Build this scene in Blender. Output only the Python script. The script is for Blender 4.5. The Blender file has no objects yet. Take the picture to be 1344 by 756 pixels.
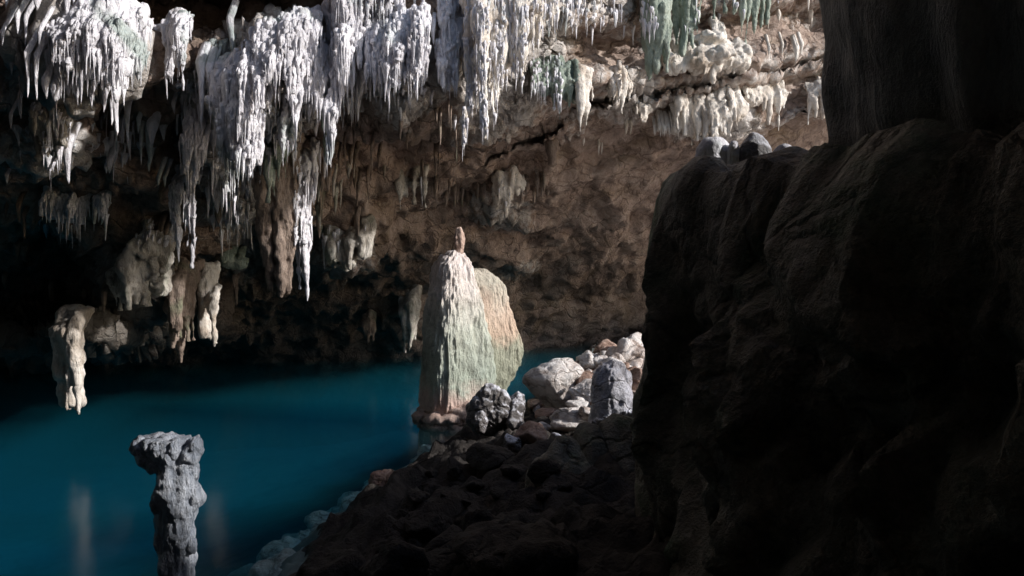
import bpy, bmesh, math, random
import numpy as np
from mathutils import Vector
from mathutils.bvhtree import BVHTree

rng = np.random.RandomState(7)
random.seed(7)
scn = bpy.context.scene
COL = scn.collection
F = 970.0
PITCH = math.radians(2.8)
CAM = np.array([0.0, 0.0, 3.0])

def ray(px, py):
    px = np.asarray(px, float); py = np.asarray(py, float)
    vx = (px - 672) / F; vz = (378 - py) / F
    y = math.cos(PITCH) + vz * math.sin(PITCH)
    z = vz * math.cos(PITCH) - math.sin(PITCH)
    return vx, y, z
def at(px, py, Y):
    vx, y, z = ray(px, py)
    k = Y / y
    return np.stack([vx * k, np.asarray(Y) + 0 * k, 3.0 + z * k], -1)

# ------------------------------------------------------------ noise
_P = np.random.RandomState(3).permutation(1024)
_P = np.concatenate([_P, _P, _P])
_G = np.random.RandomState(4).normal(size=(1024, 3)); _G /= np.linalg.norm(_G, axis=1)[:, None]
def noise(p):
    p = np.asarray(p, float)
    i = np.floor(p).astype(int); f = p - i; i &= 1023
    u = f * f * f * (f * (f * 6 - 15) + 10)
    out = 0
    for a in (0, 1):
        wa = u[:, 0] if a else 1 - u[:, 0]
        for b in (0, 1):
            wb = u[:, 1] if b else 1 - u[:, 1]
            for c in (0, 1):
                wc = u[:, 2] if c else 1 - u[:, 2]
                h = _P[_P[_P[(i[:, 0] + a) & 1023] + ((i[:, 1] + b) & 1023)] % 1024 + ((i[:, 2] + c) & 1023)]
                g = _G[h % 1024]
                out = out + wa * wb * wc * (g[:, 0] * (f[:, 0] - a) + g[:, 1] * (f[:, 1] - b) + g[:, 2] * (f[:, 2] - c))
    return out * 1.5
def fbm(p, sc=1.0, oct=4, gain=0.5, seed=0.0, zs=1.0):
    q = np.asarray(p, float) * sc + seed
    q = q * np.array([1, 1, zs]); a = 1.0; o = 0
    for k in range(oct):
        o = o + a * noise(q); q = q * 2.03 + 11.7; a *= gain
    return o
def ridged(p, sc=1.0, oct=3, seed=0.0, zs=1.0):
    q = np.asarray(p, float) * sc + seed; q = q * np.array([1, 1, zs]); a = 1.0; o = 0
    for k in range(oct):
        o = o + a * (1 - 2 * np.abs(noise(q))); q = q * 2.1 + 5.3; a *= 0.5
    return o

# ------------------------------------------------------------ materials
def ramp(nt, fac, stops):
    r = nt.nodes.new('ShaderNodeValToRGB')
    while len(r.color_ramp.elements) < len(stops): r.color_ramp.elements.new(0.5)
    for e, (pos, c) in zip(r.color_ramp.elements, stops):
        e.position = pos; e.color = (*c, 1)
    nt.links.new(fac, r.inputs['Fac']); return r.outputs['Color']
def nz(nt, vec, scale, detail=5, rough=0.55, dist=0.0, vscale=None):
    if vscale:
        m = nt.nodes.new('ShaderNodeMapping'); m.inputs['Scale'].default_value = vscale
        nt.links.new(vec, m.inputs['Vector']); vec = m.outputs['Vector']
    n = nt.nodes.new('ShaderNodeTexNoise'); n.inputs['Scale'].default_value = scale
    n.inputs['Detail'].default_value = detail; n.inputs['Roughness'].default_value = rough
    n.inputs['Distortion'].default_value = dist
    nt.links.new(vec, n.inputs['Vector']); return n.outputs['Fac']
def mixc(nt, fac, a, b, mode='MIX'):
    m = nt.nodes.new('ShaderNodeMix'); m.data_type = 'RGBA'; m.blend_type = mode
    if isinstance(fac, float): m.inputs[0].default_value = fac
    else: nt.links.new(fac, m.inputs[0])
    for s, v in ((m.inputs[6], a), (m.inputs[7], b)):
        if isinstance(v, tuple): s.default_value = (*v, 1)
        else: nt.links.new(v, s)
    return m.outputs[2]
def math2(nt, op, a, b):
    m = nt.nodes.new('ShaderNodeMath'); m.operation = op
    for s, v in ((m.inputs[0], a), (m.inputs[1], b)):
        if isinstance(v, (int, float)): s.default_value = v
        else: nt.links.new(v, s)
    return m.outputs[0]
def rock_mat(name, dark, mid, light, stain=None, stain_lo=0.52, stain_hi=0.66, streak=True, rough=0.65,
             spec=0.35, bump=0.04, deposit=None, scale=1.0, zstain=None, cap=None):
    m = bpy.data.materials.new(name); m.use_nodes = True
    nt = m.node_tree; nt.nodes.clear()
    out = nt.nodes.new('ShaderNodeOutputMaterial'); b = nt.nodes.new('ShaderNodeBsdfPrincipled')
    nt.links.new(b.outputs[0], out.inputs['Surface'])
    g = nt.nodes.new('ShaderNodeNewGeometry'); pos = g.outputs['Position']
    n1 = nz(nt, pos, 1.7 * scale, 8, 0.62, 0.4)
    n2 = nz(nt, pos, 11 * scale, 6, 0.65, 0.2, (1, 1, 0.28) if streak else None)
    n3 = nz(nt, pos, 46 * scale, 4, 0.7, 0.0, (1, 1, 0.35) if streak else None)
    f = math2(nt, 'ADD', math2(nt, 'MULTIPLY', n1, 0.5), math2(nt, 'ADD', math2(nt, 'MULTIPLY', n2, 0.33), math2(nt, 'MULTIPLY', n3, 0.2)))
    c = ramp(nt, f, [(0.36, dark), (0.5, mid), (0.64, light)])
    if stain:
        s = nz(nt, pos, 0.9, 5, 0.6, 0.8)
        sm = ramp(nt, s, [(stain_lo, (0, 0, 0)), (stain_hi, (1, 1, 1))])
        c = mixc(nt, sm, c, mixc(nt, 1.0, c, stain, 'MULTIPLY'))
    if zstain:      # mineral / algae bands that follow height above the water
        sp = nt.nodes.new('ShaderNodeSeparateXYZ'); nt.links.new(pos, sp.inputs[0])
        zz = math2(nt, 'ADD', sp.outputs['Z'], math2(nt, 'MULTIPLY', math2(nt, 'SUBTRACT', n1, 0.5), 1.1))
        zz = math2(nt, 'DIVIDE', zz, 4.0)
        t = ramp(nt, zz, zstain)
        c = mixc(nt, 1.0, c, t, 'MULTIPLY')
    if deposit:     # white calcite where the mesh attribute says it has grown
        at_ = nt.nodes.new('ShaderNodeAttribute'); at_.attribute_name = 'deposit'
        dn = math2(nt, 'ADD', at_.outputs['Fac'], math2(nt, 'MULTIPLY', math2(nt, 'SUBTRACT', nz(nt, pos, 4.0, 7, 0.7), 0.5), 1.5))
        dm = ramp(nt, dn, [(0.36, (0, 0, 0)), (0.62, (1, 1, 1))])
        dc = ramp(nt, f, [(0.38, deposit[0]), (0.6, deposit[1])])
        c = mixc(nt, dm, c, dc)
        ad_ = nt.nodes.new('ShaderNodeAttribute'); ad_.attribute_name = 'low_shade'
        c = mixc(nt, ad_.outputs['Fac'], c, mixc(nt, 1.0, c, (.3, .29, .27), 'MULTIPLY'))  # multiplies the painted shade into the rock colour
    if cap:        # sunlight painted pale onto faces turned up and towards the sun
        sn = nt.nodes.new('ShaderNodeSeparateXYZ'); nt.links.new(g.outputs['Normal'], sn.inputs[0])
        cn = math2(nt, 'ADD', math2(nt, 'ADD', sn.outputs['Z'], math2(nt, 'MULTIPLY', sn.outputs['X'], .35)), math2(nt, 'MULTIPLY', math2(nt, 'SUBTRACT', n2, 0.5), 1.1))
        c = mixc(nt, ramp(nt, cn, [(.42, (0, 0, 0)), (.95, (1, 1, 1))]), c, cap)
    crk = None
    if deposit or not streak:
        mp_ = nt.nodes.new('ShaderNodeMapping'); mp_.inputs['Scale'].default_value = (1, 1, 1.9)
        dv = nt.nodes.new('ShaderNodeVectorMath'); dv.operation = 'ADD'
        nn = nt.nodes.new('ShaderNodeTexNoise'); nn.inputs['Scale'].default_value = 1.4; nn.inputs['Detail'].default_value = 6
        nt.links.new(pos, nn.inputs['Vector']); nt.links.new(pos, dv.inputs[0]); nt.links.new(nn.outputs['Color'], dv.inputs[1])
        nt.links.new(dv.outputs[0], mp_.inputs['Vector'])
        vo = nt.nodes.new('ShaderNodeTexVoronoi'); vo.feature = 'DISTANCE_TO_EDGE'; vo.inputs['Scale'].default_value = 1.5 * scale
        nt.links.new(mp_.outputs[0], vo.inputs['Vector'])
        crk = math2(nt, 'MINIMUM', math2(nt, 'MULTIPLY', vo.outputs['Distance'], 14.0), 1.0)
        cc_ = ramp(nt, crk, [(0, (.45, .4, .36)), (1, (1, 1, 1))])
        c = mixc(nt, .6, c, cc_, 'MULTIPLY')
    nt.links.new(c, b.inputs['Base Color'])
    b.inputs['Roughness'].default_value = rough
    b.inputs['Specular IOR Level'].default_value = spec
    h = math2(nt, 'ADD', math2(nt, 'MULTIPLY', n2, 0.7), math2(nt, 'MULTIPLY', n3, 0.35))
    h = math2(nt, 'ADD', h, math2(nt, 'MULTIPLY', n1, 1.2))
    if crk: h = math2(nt, 'ADD', h, math2(nt, 'MULTIPLY', crk, .3))
    bp = nt.nodes.new('ShaderNodeBump'); bp.inputs['Distance'].default_value = bump * 2.2; bp.inputs['Strength'].default_value = 0.9
    nt.links.new(h, bp.inputs['Height']); nt.links.new(bp.outputs[0], b.inputs['Normal'])
    return m

M = {}
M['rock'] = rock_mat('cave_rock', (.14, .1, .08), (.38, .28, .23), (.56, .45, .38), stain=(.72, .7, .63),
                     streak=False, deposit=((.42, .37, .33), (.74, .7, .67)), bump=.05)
M['calc_cool'] = rock_mat('cool_calcite', (.4, .385, .41), (.76, .745, .79), (.92, .91, .95), stain=(.55, .63, .58), stain_lo=.56, stain_hi=.66)
M['calc_warm'] = rock_mat('warm_calcite', (.4, .34, .29), (.74, .68, .61), (.9, .86, .81), stain=(.7, .64, .58), stain_lo=.52, stain_hi=.64)
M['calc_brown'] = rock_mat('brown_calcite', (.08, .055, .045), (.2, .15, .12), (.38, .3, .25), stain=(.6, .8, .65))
M['calc_green'] = rock_mat('greenish_calcite', (.1, .12, .1), (.24, .29, .24), (.46, .5, .43))
M['calc_mottle'] = rock_mat('mottled_calcite', (.14, .12, .1), (.42, .38, .33), (.72, .68, .63), stain=(.6, .7, .6), scale=1.4)
M['column'] = rock_mat('column_flowstone', (.42, .36, .34), (.78, .72, .69), (.92, .88, .86), bump=.05, scale=1.2,
    zstain=[(0.0, (.8, .62, .55)), (.1, (.85, .7, .63)), (.2, (.52, .62, .53)), (.42, (.7, .78, .7)), (.56, (.95, .94, .9)), (.8, (1, .94, .95))])
M['column_tan'] = rock_mat('column_tan_flowstone', (.36, .3, .26), (.64, .57, .5), (.78, .7, .62), bump=.05, scale=1.2,
    zstain=[(0.0, (.8, .66, .58)), (.1, (.6, .7, .6)), (.3, (.66, .74, .64)), (.38, (.9, .76, .66)), (.5, (.95, .83, .75)), (.62, (.82, .86, .82)), (.9, (1, .95, .92))])
M['finial'] = rock_mat('pink_finial', (.3, .2, .16), (.5, .36, .3), (.68, .54, .48))
M['boulder'] = rock_mat('boulder_limestone', (.4, .3, .25), (.8, .74, .7), (.93, .91, .9), stain=(.42, .3, .24), stain_lo=.55, stain_hi=.7, streak=False, scale=1.3)
M['boulder_brown'] = rock_mat('brown_boulder', (.14, .085, .06), (.34, .22, .17), (.58, .45, .38), streak=False)
M['boulder_grey'] = rock_mat('grey_boulder', (.18, .18, .2), (.42, .42, .47), (.76, .76, .84), streak=False, rough=.45, spec=.5)
M['capped'] = rock_mat('top_lit_boulder', (.05, .046, .046), (.14, .125, .12), (.3, .28, .28), streak=False, rough=.4, spec=.5, cap=(.78, .79, .86))
M['wet'] = rock_mat('wet_grey_stone', (.05, .058, .075), (.25, .28, .33), (.66, .69, .75), rough=.3, spec=.7, scale=1.5, bump=.05)
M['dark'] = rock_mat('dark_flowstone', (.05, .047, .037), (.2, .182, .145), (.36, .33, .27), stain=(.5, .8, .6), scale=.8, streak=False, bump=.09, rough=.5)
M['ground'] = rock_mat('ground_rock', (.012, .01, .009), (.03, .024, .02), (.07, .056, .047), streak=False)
M['bed'] = rock_mat('pool_bed', (.1, .12, .115), (.16, .18, .175), (.24, .26, .25), streak=False, scale=.5, bump=.01)

def water_mat():
    m = bpy.data.materials.new('pool_water'); m.use_nodes = True
    nt = m.node_tree; nt.nodes.clear()
    out = nt.nodes.new('ShaderNodeOutputMaterial')
    tr = nt.nodes.new('ShaderNodeBsdfTransparent'); tr.inputs[0].default_value = (1, 1, 1, 1)
    gl = nt.nodes.new('ShaderNodeBsdfGlossy'); gl.inputs['Roughness'].default_value = 0.16
    fr = nt.nodes.new('ShaderNodeFresnel'); fr.inputs['IOR'].default_value = 1.33
    g = nt.nodes.new('ShaderNodeNewGeometry')
    n = nz(nt, g.outputs['Position'], 2.5, 3, .5)
    bp = nt.nodes.new('ShaderNodeBump'); bp.inputs['Distance'].default_value = 0.006; bp.inputs['Strength'].default_value = .6
    nt.links.new(n, bp.inputs['Height'])
    nt.links.new(bp.outputs[0], gl.inputs['Normal'])
    mx = nt.nodes.new('ShaderNodeMixShader')
    nt.links.new(math2(nt, 'MULTIPLY', fr.outputs[0], math2(nt, 'MULTIPLY', .65, math2(nt, 'SUBTRACT', 1.0, g.outputs['Backfacing']))), mx.inputs[0]); nt.links.new(tr.outputs[0], mx.inputs[1]); nt.links.new(gl.outputs[0], mx.inputs[2])
    nt.links.new(mx.outputs[0], out.inputs['Surface'])
    va = nt.nodes.new('ShaderNodeVolumeAbsorption'); va.inputs['Color'].default_value = (0.0, .67, .79, 1)
    va.inputs['Density'].default_value = .62
    vs = nt.nodes.new('ShaderNodeVolumeScatter'); vs.inputs['Color'].default_value = (.06, .76, 1, 1); vs.inputs['Density'].default_value = .047
    ad = nt.nodes.new('ShaderNodeAddShader'); nt.links.new(va.outputs[0], ad.inputs[0]); nt.links.new(vs.outputs[0], ad.inputs[1])
    nt.links.new(ad.outputs[0], out.inputs['Volume'])
    return m
M['water'] = water_mat()

# ------------------------------------------------------------ mesh helpers
def build(name, V, Fc, mat, origin=None, parent=None, smooth=True):
    V = np.asarray(V, float)
    o = np.zeros(3) if origin is None else np.asarray(origin, float)
    me = bpy.data.meshes.new(name)
    Fc = [tuple(int(i) for i in f) for f in Fc] if not isinstance(Fc, np.ndarray) else Fc.tolist()
    me.from_pydata((V - o).tolist(), [], Fc)
    if smooth: me.polygons.foreach_set('use_smooth', [True] * len(me.polygons))
    me.materials.append(mat); me.update()
    ob = bpy.data.objects.new(name, me); COL.objects.link(ob)
    if parent is not None:
        ob.parent = parent; ob.location = Vector(o) - parent.location
    else: ob.location = Vector(o)
    return ob
def tag(o, label, cat, group=None):
    o['label'] = label; o['category'] = cat
    if group: o['group'] = group
    return o
def struct(o, kind='structure'): o['kind'] = kind; return o
def empty(name, loc, label, cat, group=None):
    o = bpy.data.objects.new(name, None); COL.objects.link(o); o.location = Vector(loc); o.empty_display_size = .1
    return tag(o, label, cat, group)
def normals(V, Fc):
    V = np.asarray(V); Fa = np.asarray(Fc)
    n = np.zeros_like(V)
    if Fa.shape[1] == 4:
        fn = np.cross(V[Fa[:, 2]] - V[Fa[:, 0]], V[Fa[:, 3]] - V[Fa[:, 1]])
    else: fn = np.cross(V[Fa[:, 1]] - V[Fa[:, 0]], V[Fa[:, 2]] - V[Fa[:, 0]])
    for k in range(Fa.shape[1]): np.add.at(n, Fa[:, k], fn)
    return n / (np.linalg.norm(n, axis=1)[:, None] + 1e-12)
def gridfaces(nr, nc, wrap=False):
    r = np.arange(nr - 1)[:, None]; c = np.arange(nc if wrap else nc - 1)[None, :]
    c2 = (c + 1) % nc
    a = r * nc + c; b = r * nc + c2; d = (r + 1) * nc + c; e = (r + 1) * nc + c2
    return np.stack([a, b, e, d], -1).reshape(-1, 4)
def remesh(parts, vox):
    Vs, Fs, k = [], [], 0
    for V, Fc in parts:
        Vs.append(V); Fs += [tuple(int(i) + k for i in f) for f in Fc]; k += len(V)
    me = bpy.data.meshes.new('tmp'); me.from_pydata(np.concatenate(Vs).tolist(), [], Fs); me.update()
    ob = bpy.data.objects.new('tmp', me); COL.objects.link(ob)
    md = ob.modifiers.new('r', 'REMESH'); md.mode = 'VOXEL'; md.voxel_size = vox
    dg = bpy.context.evaluated_depsgraph_get(); dg.update()
    ev = ob.evaluated_get(dg); m2 = ev.to_mesh()
    n = len(m2.vertices); V = np.empty(n * 3); m2.vertices.foreach_get('co', V); V = V.reshape(-1, 3).copy()
    Fc = np.array([tuple(p.vertices) for p in m2.polygons]); ev.to_mesh_clear()
    bpy.data.objects.remove(ob); bpy.data.meshes.remove(me)
    return V, Fc
def laplace(V, Fc, it=1, k=.5):
    for _ in range(it):
        s = np.zeros_like(V); c = np.zeros(len(V))
        for i in range(4):
            a, b = Fc[:, i], Fc[:, (i + 1) % 4]
            np.add.at(s, a, V[b]); np.add.at(c, a, 1); np.add.at(s, b, V[a]); np.add.at(c, b, 1)
        V = V * (1 - k) + k * s / c[:, None]
    return V
_ico = {}
def ico(sub):
    if sub not in _ico:
        bm = bmesh.new(); bmesh.ops.create_icosphere(bm, subdivisions=sub, radius=1)
        _ico[sub] = (np.array([v.co[:] for v in bm.verts]), np.array([[v.index for v in f.verts] for f in bm.faces])); bm.free()
    return _ico[sub]
def blob(c, r, sub=3, amp=.15, sc=2.0):
    V, Fc = ico(sub); V = V.copy()
    c = np.asarray(c, float); r = np.asarray(r, float)
    k = 1 + amp * fbm(V, sc, 3, seed=float(c.sum() * 3.7))
    return V * k[:, None] * r + c, Fc
def drip(top, L, R, seg=14, blunt=.2, lump=.22, bend=.05, up=.25, flare=.6, seed=0.0, ell=1.0, dz=.035):
    """a hanging (L>0) drip-stone from point top downwards; closed mesh"""
    n = int(min(70, max(7, L / dz))); t = np.linspace(-up / max(L, .05), 1, n + 4)
    th = np.linspace(0, 2 * math.pi, seg, endpoint=False)
    tt = np.clip(t, 0, 1)
    prof = (1 - tt) ** .85 * (1 - blunt) + blunt
    prof = prof * np.sqrt(np.clip(1 - ((tt - .9) / .1).clip(0, 1) ** 2, .0, 1)) + .02
    prof += flare * np.exp(-np.clip(t, 0, 1) * L / (R * 2.2 + .01)) * (t < .6)
    z = top[2] - t * L
    ph = seed * 17.3
    cx = top[0] + bend * L * (np.sin(tt * 2.1 + ph) - math.sin(ph)) * .5
    cy = top[1] + bend * L * (np.cos(tt * 1.7 + ph) - math.cos(ph)) * .5
    cy = cy + np.clip(-t, 0, 9) * L * .75
    T, Z = np.meshgrid(th, z, indexing='xy')
    P = np.stack([np.cos(T) * .5, np.sin(T) * .5, Z * .9], -1).reshape(-1, 3)
    k = 1 + lump * 1.4 * fbm(P * np.array([2.2, 2.2, 2.4]), 1.0, 3, seed=seed * 7.7 + 1.3) + lump * .7 * fbm(np.stack([P[:, 0] * 0, P[:, 1] * 0, P[:, 2]], -1), 5, 2, seed=seed + 9)
    rr = R * prof[:, None] * k.reshape(T.shape)
    V = np.stack([cx[:, None] + rr * np.cos(T) * ell, cy[:, None] + rr * np.sin(T), Z], -1).reshape(-1, 3)
    Fc = [tuple(f[::-1]) for f in gridfaces(len(z), seg, True)]
    nV = len(V)
    V = np.concatenate([V, [[cx[0], cy[0], z[0]], [cx[-1], cy[-1], z[-1] - R * .1]]])
    for i in range(seg):
        j = (i + 1) % seg
        Fc.append((nV, j, i)); b = (len(z) - 1) * seg
        Fc.append((nV + 1, b + i, b + j))
    return V, Fc

# ------------------------------------------------------------ camera, light, sky
cam = bpy.data.cameras.new('camera'); co = bpy.data.objects.new('camera', cam); COL.objects.link(co)
cam.sensor_width = 36; cam.lens = 36 * F / 1344; cam.clip_start = .05; cam.clip_end = 500
co.location = CAM; co.rotation_euler = (math.pi / 2 - PITCH, 0, 0); scn.camera = co
SUN_EL, SUN_AZ = math.radians(26), math.radians(-11)      # azimuth measured from +x towards +y
d = Vector((math.cos(SUN_AZ) * math.cos(SUN_EL), math.sin(SUN_AZ) * math.cos(SUN_EL), math.sin(SUN_EL)))
sl = bpy.data.lights.new('sun', 'SUN'); sl.energy = 5.0; sl.angle = math.radians(2.0); sl.color = (1, .965, .93)
so = bpy.data.objects.new('sun', sl); COL.objects.link(so); so.rotation_euler = d.to_track_quat('Z', 'Y').to_euler(); so.location = d * 40
w = bpy.data.worlds.new('World'); scn.world = w; w.use_nodes = True
nt = w.node_tree; bg = nt.nodes['Background']; sk = nt.nodes.new('ShaderNodeTexSky'); sk.sky_type = 'NISHITA'
sk.sun_disc = False; sk.sun_elevation = SUN_EL; sk.sun_rotation = math.pi / 2 - SUN_AZ
nt.links.new(sk.outputs[0], bg.inputs[0]); bg.inputs[1].default_value = 0.15
scn.view_settings.view_transform = 'Standard'; scn.view_settings.look = 'None'; scn.view_settings.exposure = 0
scn.cycles.max_bounces = 6; scn.cycles.diffuse_bounces = 4; scn.cycles.glossy_bounces = 2; scn.cycles.transparent_max_bounces = 12
scn.cycles.caustics_reflective = False; scn.cycles.caustics_refractive = False
scn.cycles.volume_bounces = 0; scn.cycles.sample_clamp_indirect = 3.0

# ------------------------------------------------------------ the cave wall and ceiling (one rock sheet)
rows = [-700, -300, -100, 0, 60, 130, 170, 230, 300, 380, 440, 480, 600]
tab = {
 -900: [5.0, 5.5, 6.2, 6.5, 6.8, 7.2, 7.6, 8.2, 9.5, 12, 14, 15, 15],
 0:    [6.0, 7.0, 7.8, 8.0, 8.3, 9.0, 9.5, 10.2, 12.5, 16, 19, 20.5, 21],
 150:  [6.5, 7.6, 8.3, 8.5, 8.8, 9.4, 10.0, 10.6, 12.6, 16, 19, 20.5, 21],
 300:  [7.0, 8.3, 8.9, 9.1, 9.3, 9.7, 10.1, 10.8, 12.6, 16.5, 19, 21, 21],
 450:  [8.5, 9.3, 9.6, 9.8, 10, 10.4, 12.6, 13.0, 14.5, 18, 20, 21, 21],
 560:  [10, 10.2, 10.3, 10.4, 10.6, 11, 13.4, 14.5, 16.0, 19, 21, 22, 22],
 650:  [11.2, 11.2, 11.2, 11.2, 11.4, 12, 14, 15.5, 17.5, 21, 22, 22.5, 23],
 750:  [12.3, 12.3, 12.3, 12.3, 12.6, 13.4, 14.8, 16, 19, 23, 24, 24, 24],
 850:  [13.6, 13.6, 13.6, 13.6, 13.8, 14.3, 15, 17, 20.5, 25.5, 26, 26, 26],
 1000: [15, 15, 15, 15, 15, 15.2, 16, 18, 22.5, 28, 29, 29, 29],
 1150: [17, 17, 17, 17, 17, 17, 18.5, 22, 26, 30, 31, 31, 31],
 1600: [22, 22, 22, 22, 22, 22, 24, 28, 31, 33, 33, 33, 33]}
pxs = np.concatenate([np.arange(-900, -60, 16), np.arange(-60, 1180, 3.2), np.arange(1180, 1600, 14)])
pys = np.concatenate([np.arange(-700, -60, 16), np.arange(-60, 500, 3.2), np.arange(500, 610, 12)])
ks = sorted(tab)
A = np.array([np.interp(pys, rows, tab[k]) for k in ks])               # (K, ny)
D = np.array([np.interp(pxs, ks, A[:, j]) for j in range(len(pys))])   # (ny, nx)
def blur(a, n, ax):
    k = np.hanning(n + 2)[1:-1]; k /= k.sum()
    pad = [(0, 0), (0, 0)]; pad[ax] = (n // 2, n // 2); b = np.pad(a, pad, mode='edge')
    return np.apply_along_axis(lambda v: np.convolve(v, k, 'valid'), ax, b)
D = blur(blur(D, 11, 0), 31, 1)
PX, PY = np.meshgrid(pxs, pys)
# protruding masses (negative = towards the viewer, in metres)
def bump_region(cx, cy, rx, ry, a, p=1.0):
    q = ((PX - cx) / rx) ** 2 + ((PY - cy) / ry) ** 2
    return a * np.exp(-q ** p)
for b in [(110, 65, 85, 42, -.8), (255, 0, 130, 42, 2.4), (250, 175, 45, 60, .9), (320, 140, 55, 45, -.4), (60, 170, 45, 55, -.35),
          (150, 150, 40, 50, .5), (520, 85, 60, 45, -.3), (365, 90, 70, 40, -.3), (385, 260, 40, 60, -.4), (185, 385, 62, 60, -4.2), (100, 436, 72, 27, -7.0), (10, 445, 50, 20, -5.0), (278, 405, 22, 35, -2.4),
          (60, 310, 60, 40, .9), (330, 310, 40, 40, 1.2), (655, 50, 70, 70, -.35), (800, 50, 60, 50, .5), (930, 80, 60, 40, -.4), (925, 165, 70, 35, -.5),
          (450, 330, 50, 35, -.9), (645, 260, 50, 22, -.6), (750, 130, 55, 25, -.5), (540, 430, 25, 35, -1.2), (700, 340, 55, 25, -.7)]:
    D = D + bump_region(*b)
V = at(PX, PY, D).reshape(-1, 3)
Fc = gridfaces(len(pys), len(pxs))[:, ::-1]
w_right = np.clip((PX.ravel() - 600) / 160, 0, 1)
# bedding ledges
N0 = normals(V, Fc)
if N0[:, 1].mean() > 0: Fc = Fc[:, ::-1]; N0 = -N0
wb = V[:, 2] - .28 * V[:, 0] + .22 * fbm(V, .3, 3, seed=3)
per = 1.02
fr = (wb / per + .45 * noise(np.stack([wb * 0 + 3.3, wb * 0 + 1.1, np.floor(wb / per) * 7.7 + .37], -1)) + 10) % 1.0
saw = np.where(fr < .12, 1 - fr / .12, (fr - .12) / .88)                 # overhanging: juts most at the lower lip
hi = np.clip((320 - PY.ravel()) / 60, 0, 1)
ledge = ((1 - saw) * .85 + .12 * (1 - (wb / .27 % 1.0))) * (0.55 + .8 * np.clip(fbm(V, .5, 2, seed=8) + .4, 0, 1)) * w_right * hi
V[:, 1] -= ledge
bed_pale = np.clip(1.25 - fr * 1.6, 0, 1) * w_right * np.clip((215 - PY.ravel()) / 40, 0, 1)
dist = np.linalg.norm(V - CAM, axis=1)
big = .42 * fbm(V, .55, 3, seed=1) + .28 * ridged(V, .9, 2, seed=4)
smooth_ = 1 - .7 * w_right
mid_ = .16 * fbm(V, 2.3, 4, seed=2, zs=.7) - .10 * np.abs(fbm(V, 3.1, 2, seed=6))
V = V + N0 * (big * .8 * (1 - .45 * w_right) + mid_ * smooth_ * (1 - .6 * w_right) + .3 * w_right * np.clip((PY.ravel() - 215) / 60, 0, 1) * (ridged(V + .3 * fbm(V, .8, 2, seed=98)[:, None], .62, 3, seed=95, zs=1.5) - .3))[:, None]
dep = np.zeros(len(V))
def depreg(cx, cy, rx, ry, a=1.0, p=2.0):
    global dep
    q = ((PX.ravel() - cx) / rx) ** 2 + ((PY.ravel() - cy) / ry) ** 2
    dep = np.maximum(dep, a * np.exp(-q ** p))
for b in [(115, 65, 75, 45), (30, 60, 30, 60, .6), (60, 180, 45, 55, .8), (150, 180, 50, 50, .5), (320, 130, 90, 90), (310, 240, 40, 80, .9), (380, 90, 60, 60), (455, 60, 40, 90), (80, 285, 45, 20, .9),
          (520, 80, 60, 60), (600, 60, 40, 90, .8), (660, 60, 90, 110), (765, 15, 60, 30, .8), (190, 380, 45, 70, .75), (140, 440, 70, 25, .7), (310, 350, 25, 18, .9), (870, 60, 40, 60, .7),
          (930, 80, 60, 28, .62), (930, 160, 65, 32, .8), (1070, 130, 40, 25, .5), (1060, 30, 60, 20, .42), (820, 130, 45, 35, .7), (655, 270, 50, 30, .6), (455, 335, 50, 40, .45), (680, 345, 40, 22, .5)]:
    depreg(*b)
dep = np.maximum(dep, .47 * bed_pale)
low_shade = np.clip((PY.ravel() - 290) / 70, 0, 1) * np.clip((600 - PX.ravel()) / 120, 0, 1)  # shade painted into the low left rock, then more weakly the back wall
low_shade = np.maximum(low_shade, .55 * w_right * np.clip((PY.ravel() - 300) / 90, 0, 1))
N1 = normals(V, Fc)
pop = np.abs(fbm(V, 5.5, 3, seed=12, zs=.6))
V = V + N1 * (dep * (.17 * (1 - pop * 2.2)) + .035 * fbm(V, 8, 3, seed=21))[:, None]
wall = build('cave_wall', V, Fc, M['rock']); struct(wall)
a2_ = wall.data.attributes.new('low_shade', 'FLOAT', 'POINT'); a2_.data.foreach_set('value', low_shade.astype(np.float32))
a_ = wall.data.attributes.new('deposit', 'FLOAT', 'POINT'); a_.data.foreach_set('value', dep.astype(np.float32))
bvh = BVHTree.FromPolygons(V.tolist(), Fc.tolist())
def hit(px, py, default=11.0):
    vx, y, z = ray(px, py)
    dr = Vector((float(vx), float(y), float(z))).normalized()
    h = bvh.ray_cast(Vector(CAM), dr)
    if h[0] is None: return at(px, py, default)
    return np.array(h[0])

# ------------------------------------------------------------ roof, back and left closure of the cave
xs = np.arange(-24, 5.01, .35); ys = np.arange(-8, 9.3, .35)
X, Y = np.meshgrid(xs, ys)
Z = 6.6 + 5.0 * np.clip((Y - 3.5) / 3.0, 0, 1) * np.clip((0.5 - X) / 2, 0, 1)
Z = Z - 9 * np.clip((-Y - 4.5) / 3.5, 0, 1) ** 2 - 10 * np.clip((-X - 14) / 9, 0, 1) ** 1.5
P = np.stack([X, Y, Z], -1).reshape(-1, 3); P[:, 2] += .5 * fbm(P, .6, 4, seed=31)
Fr = gridfaces(len(ys), len(xs)); cen = P[Fr].mean(1)
keep = ~((cen[:, 0] > -4) & (cen[:, 1] > 4.4))
roof = build('cave_roof', P, Fr[keep], M['rock']); struct(roof)

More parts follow.
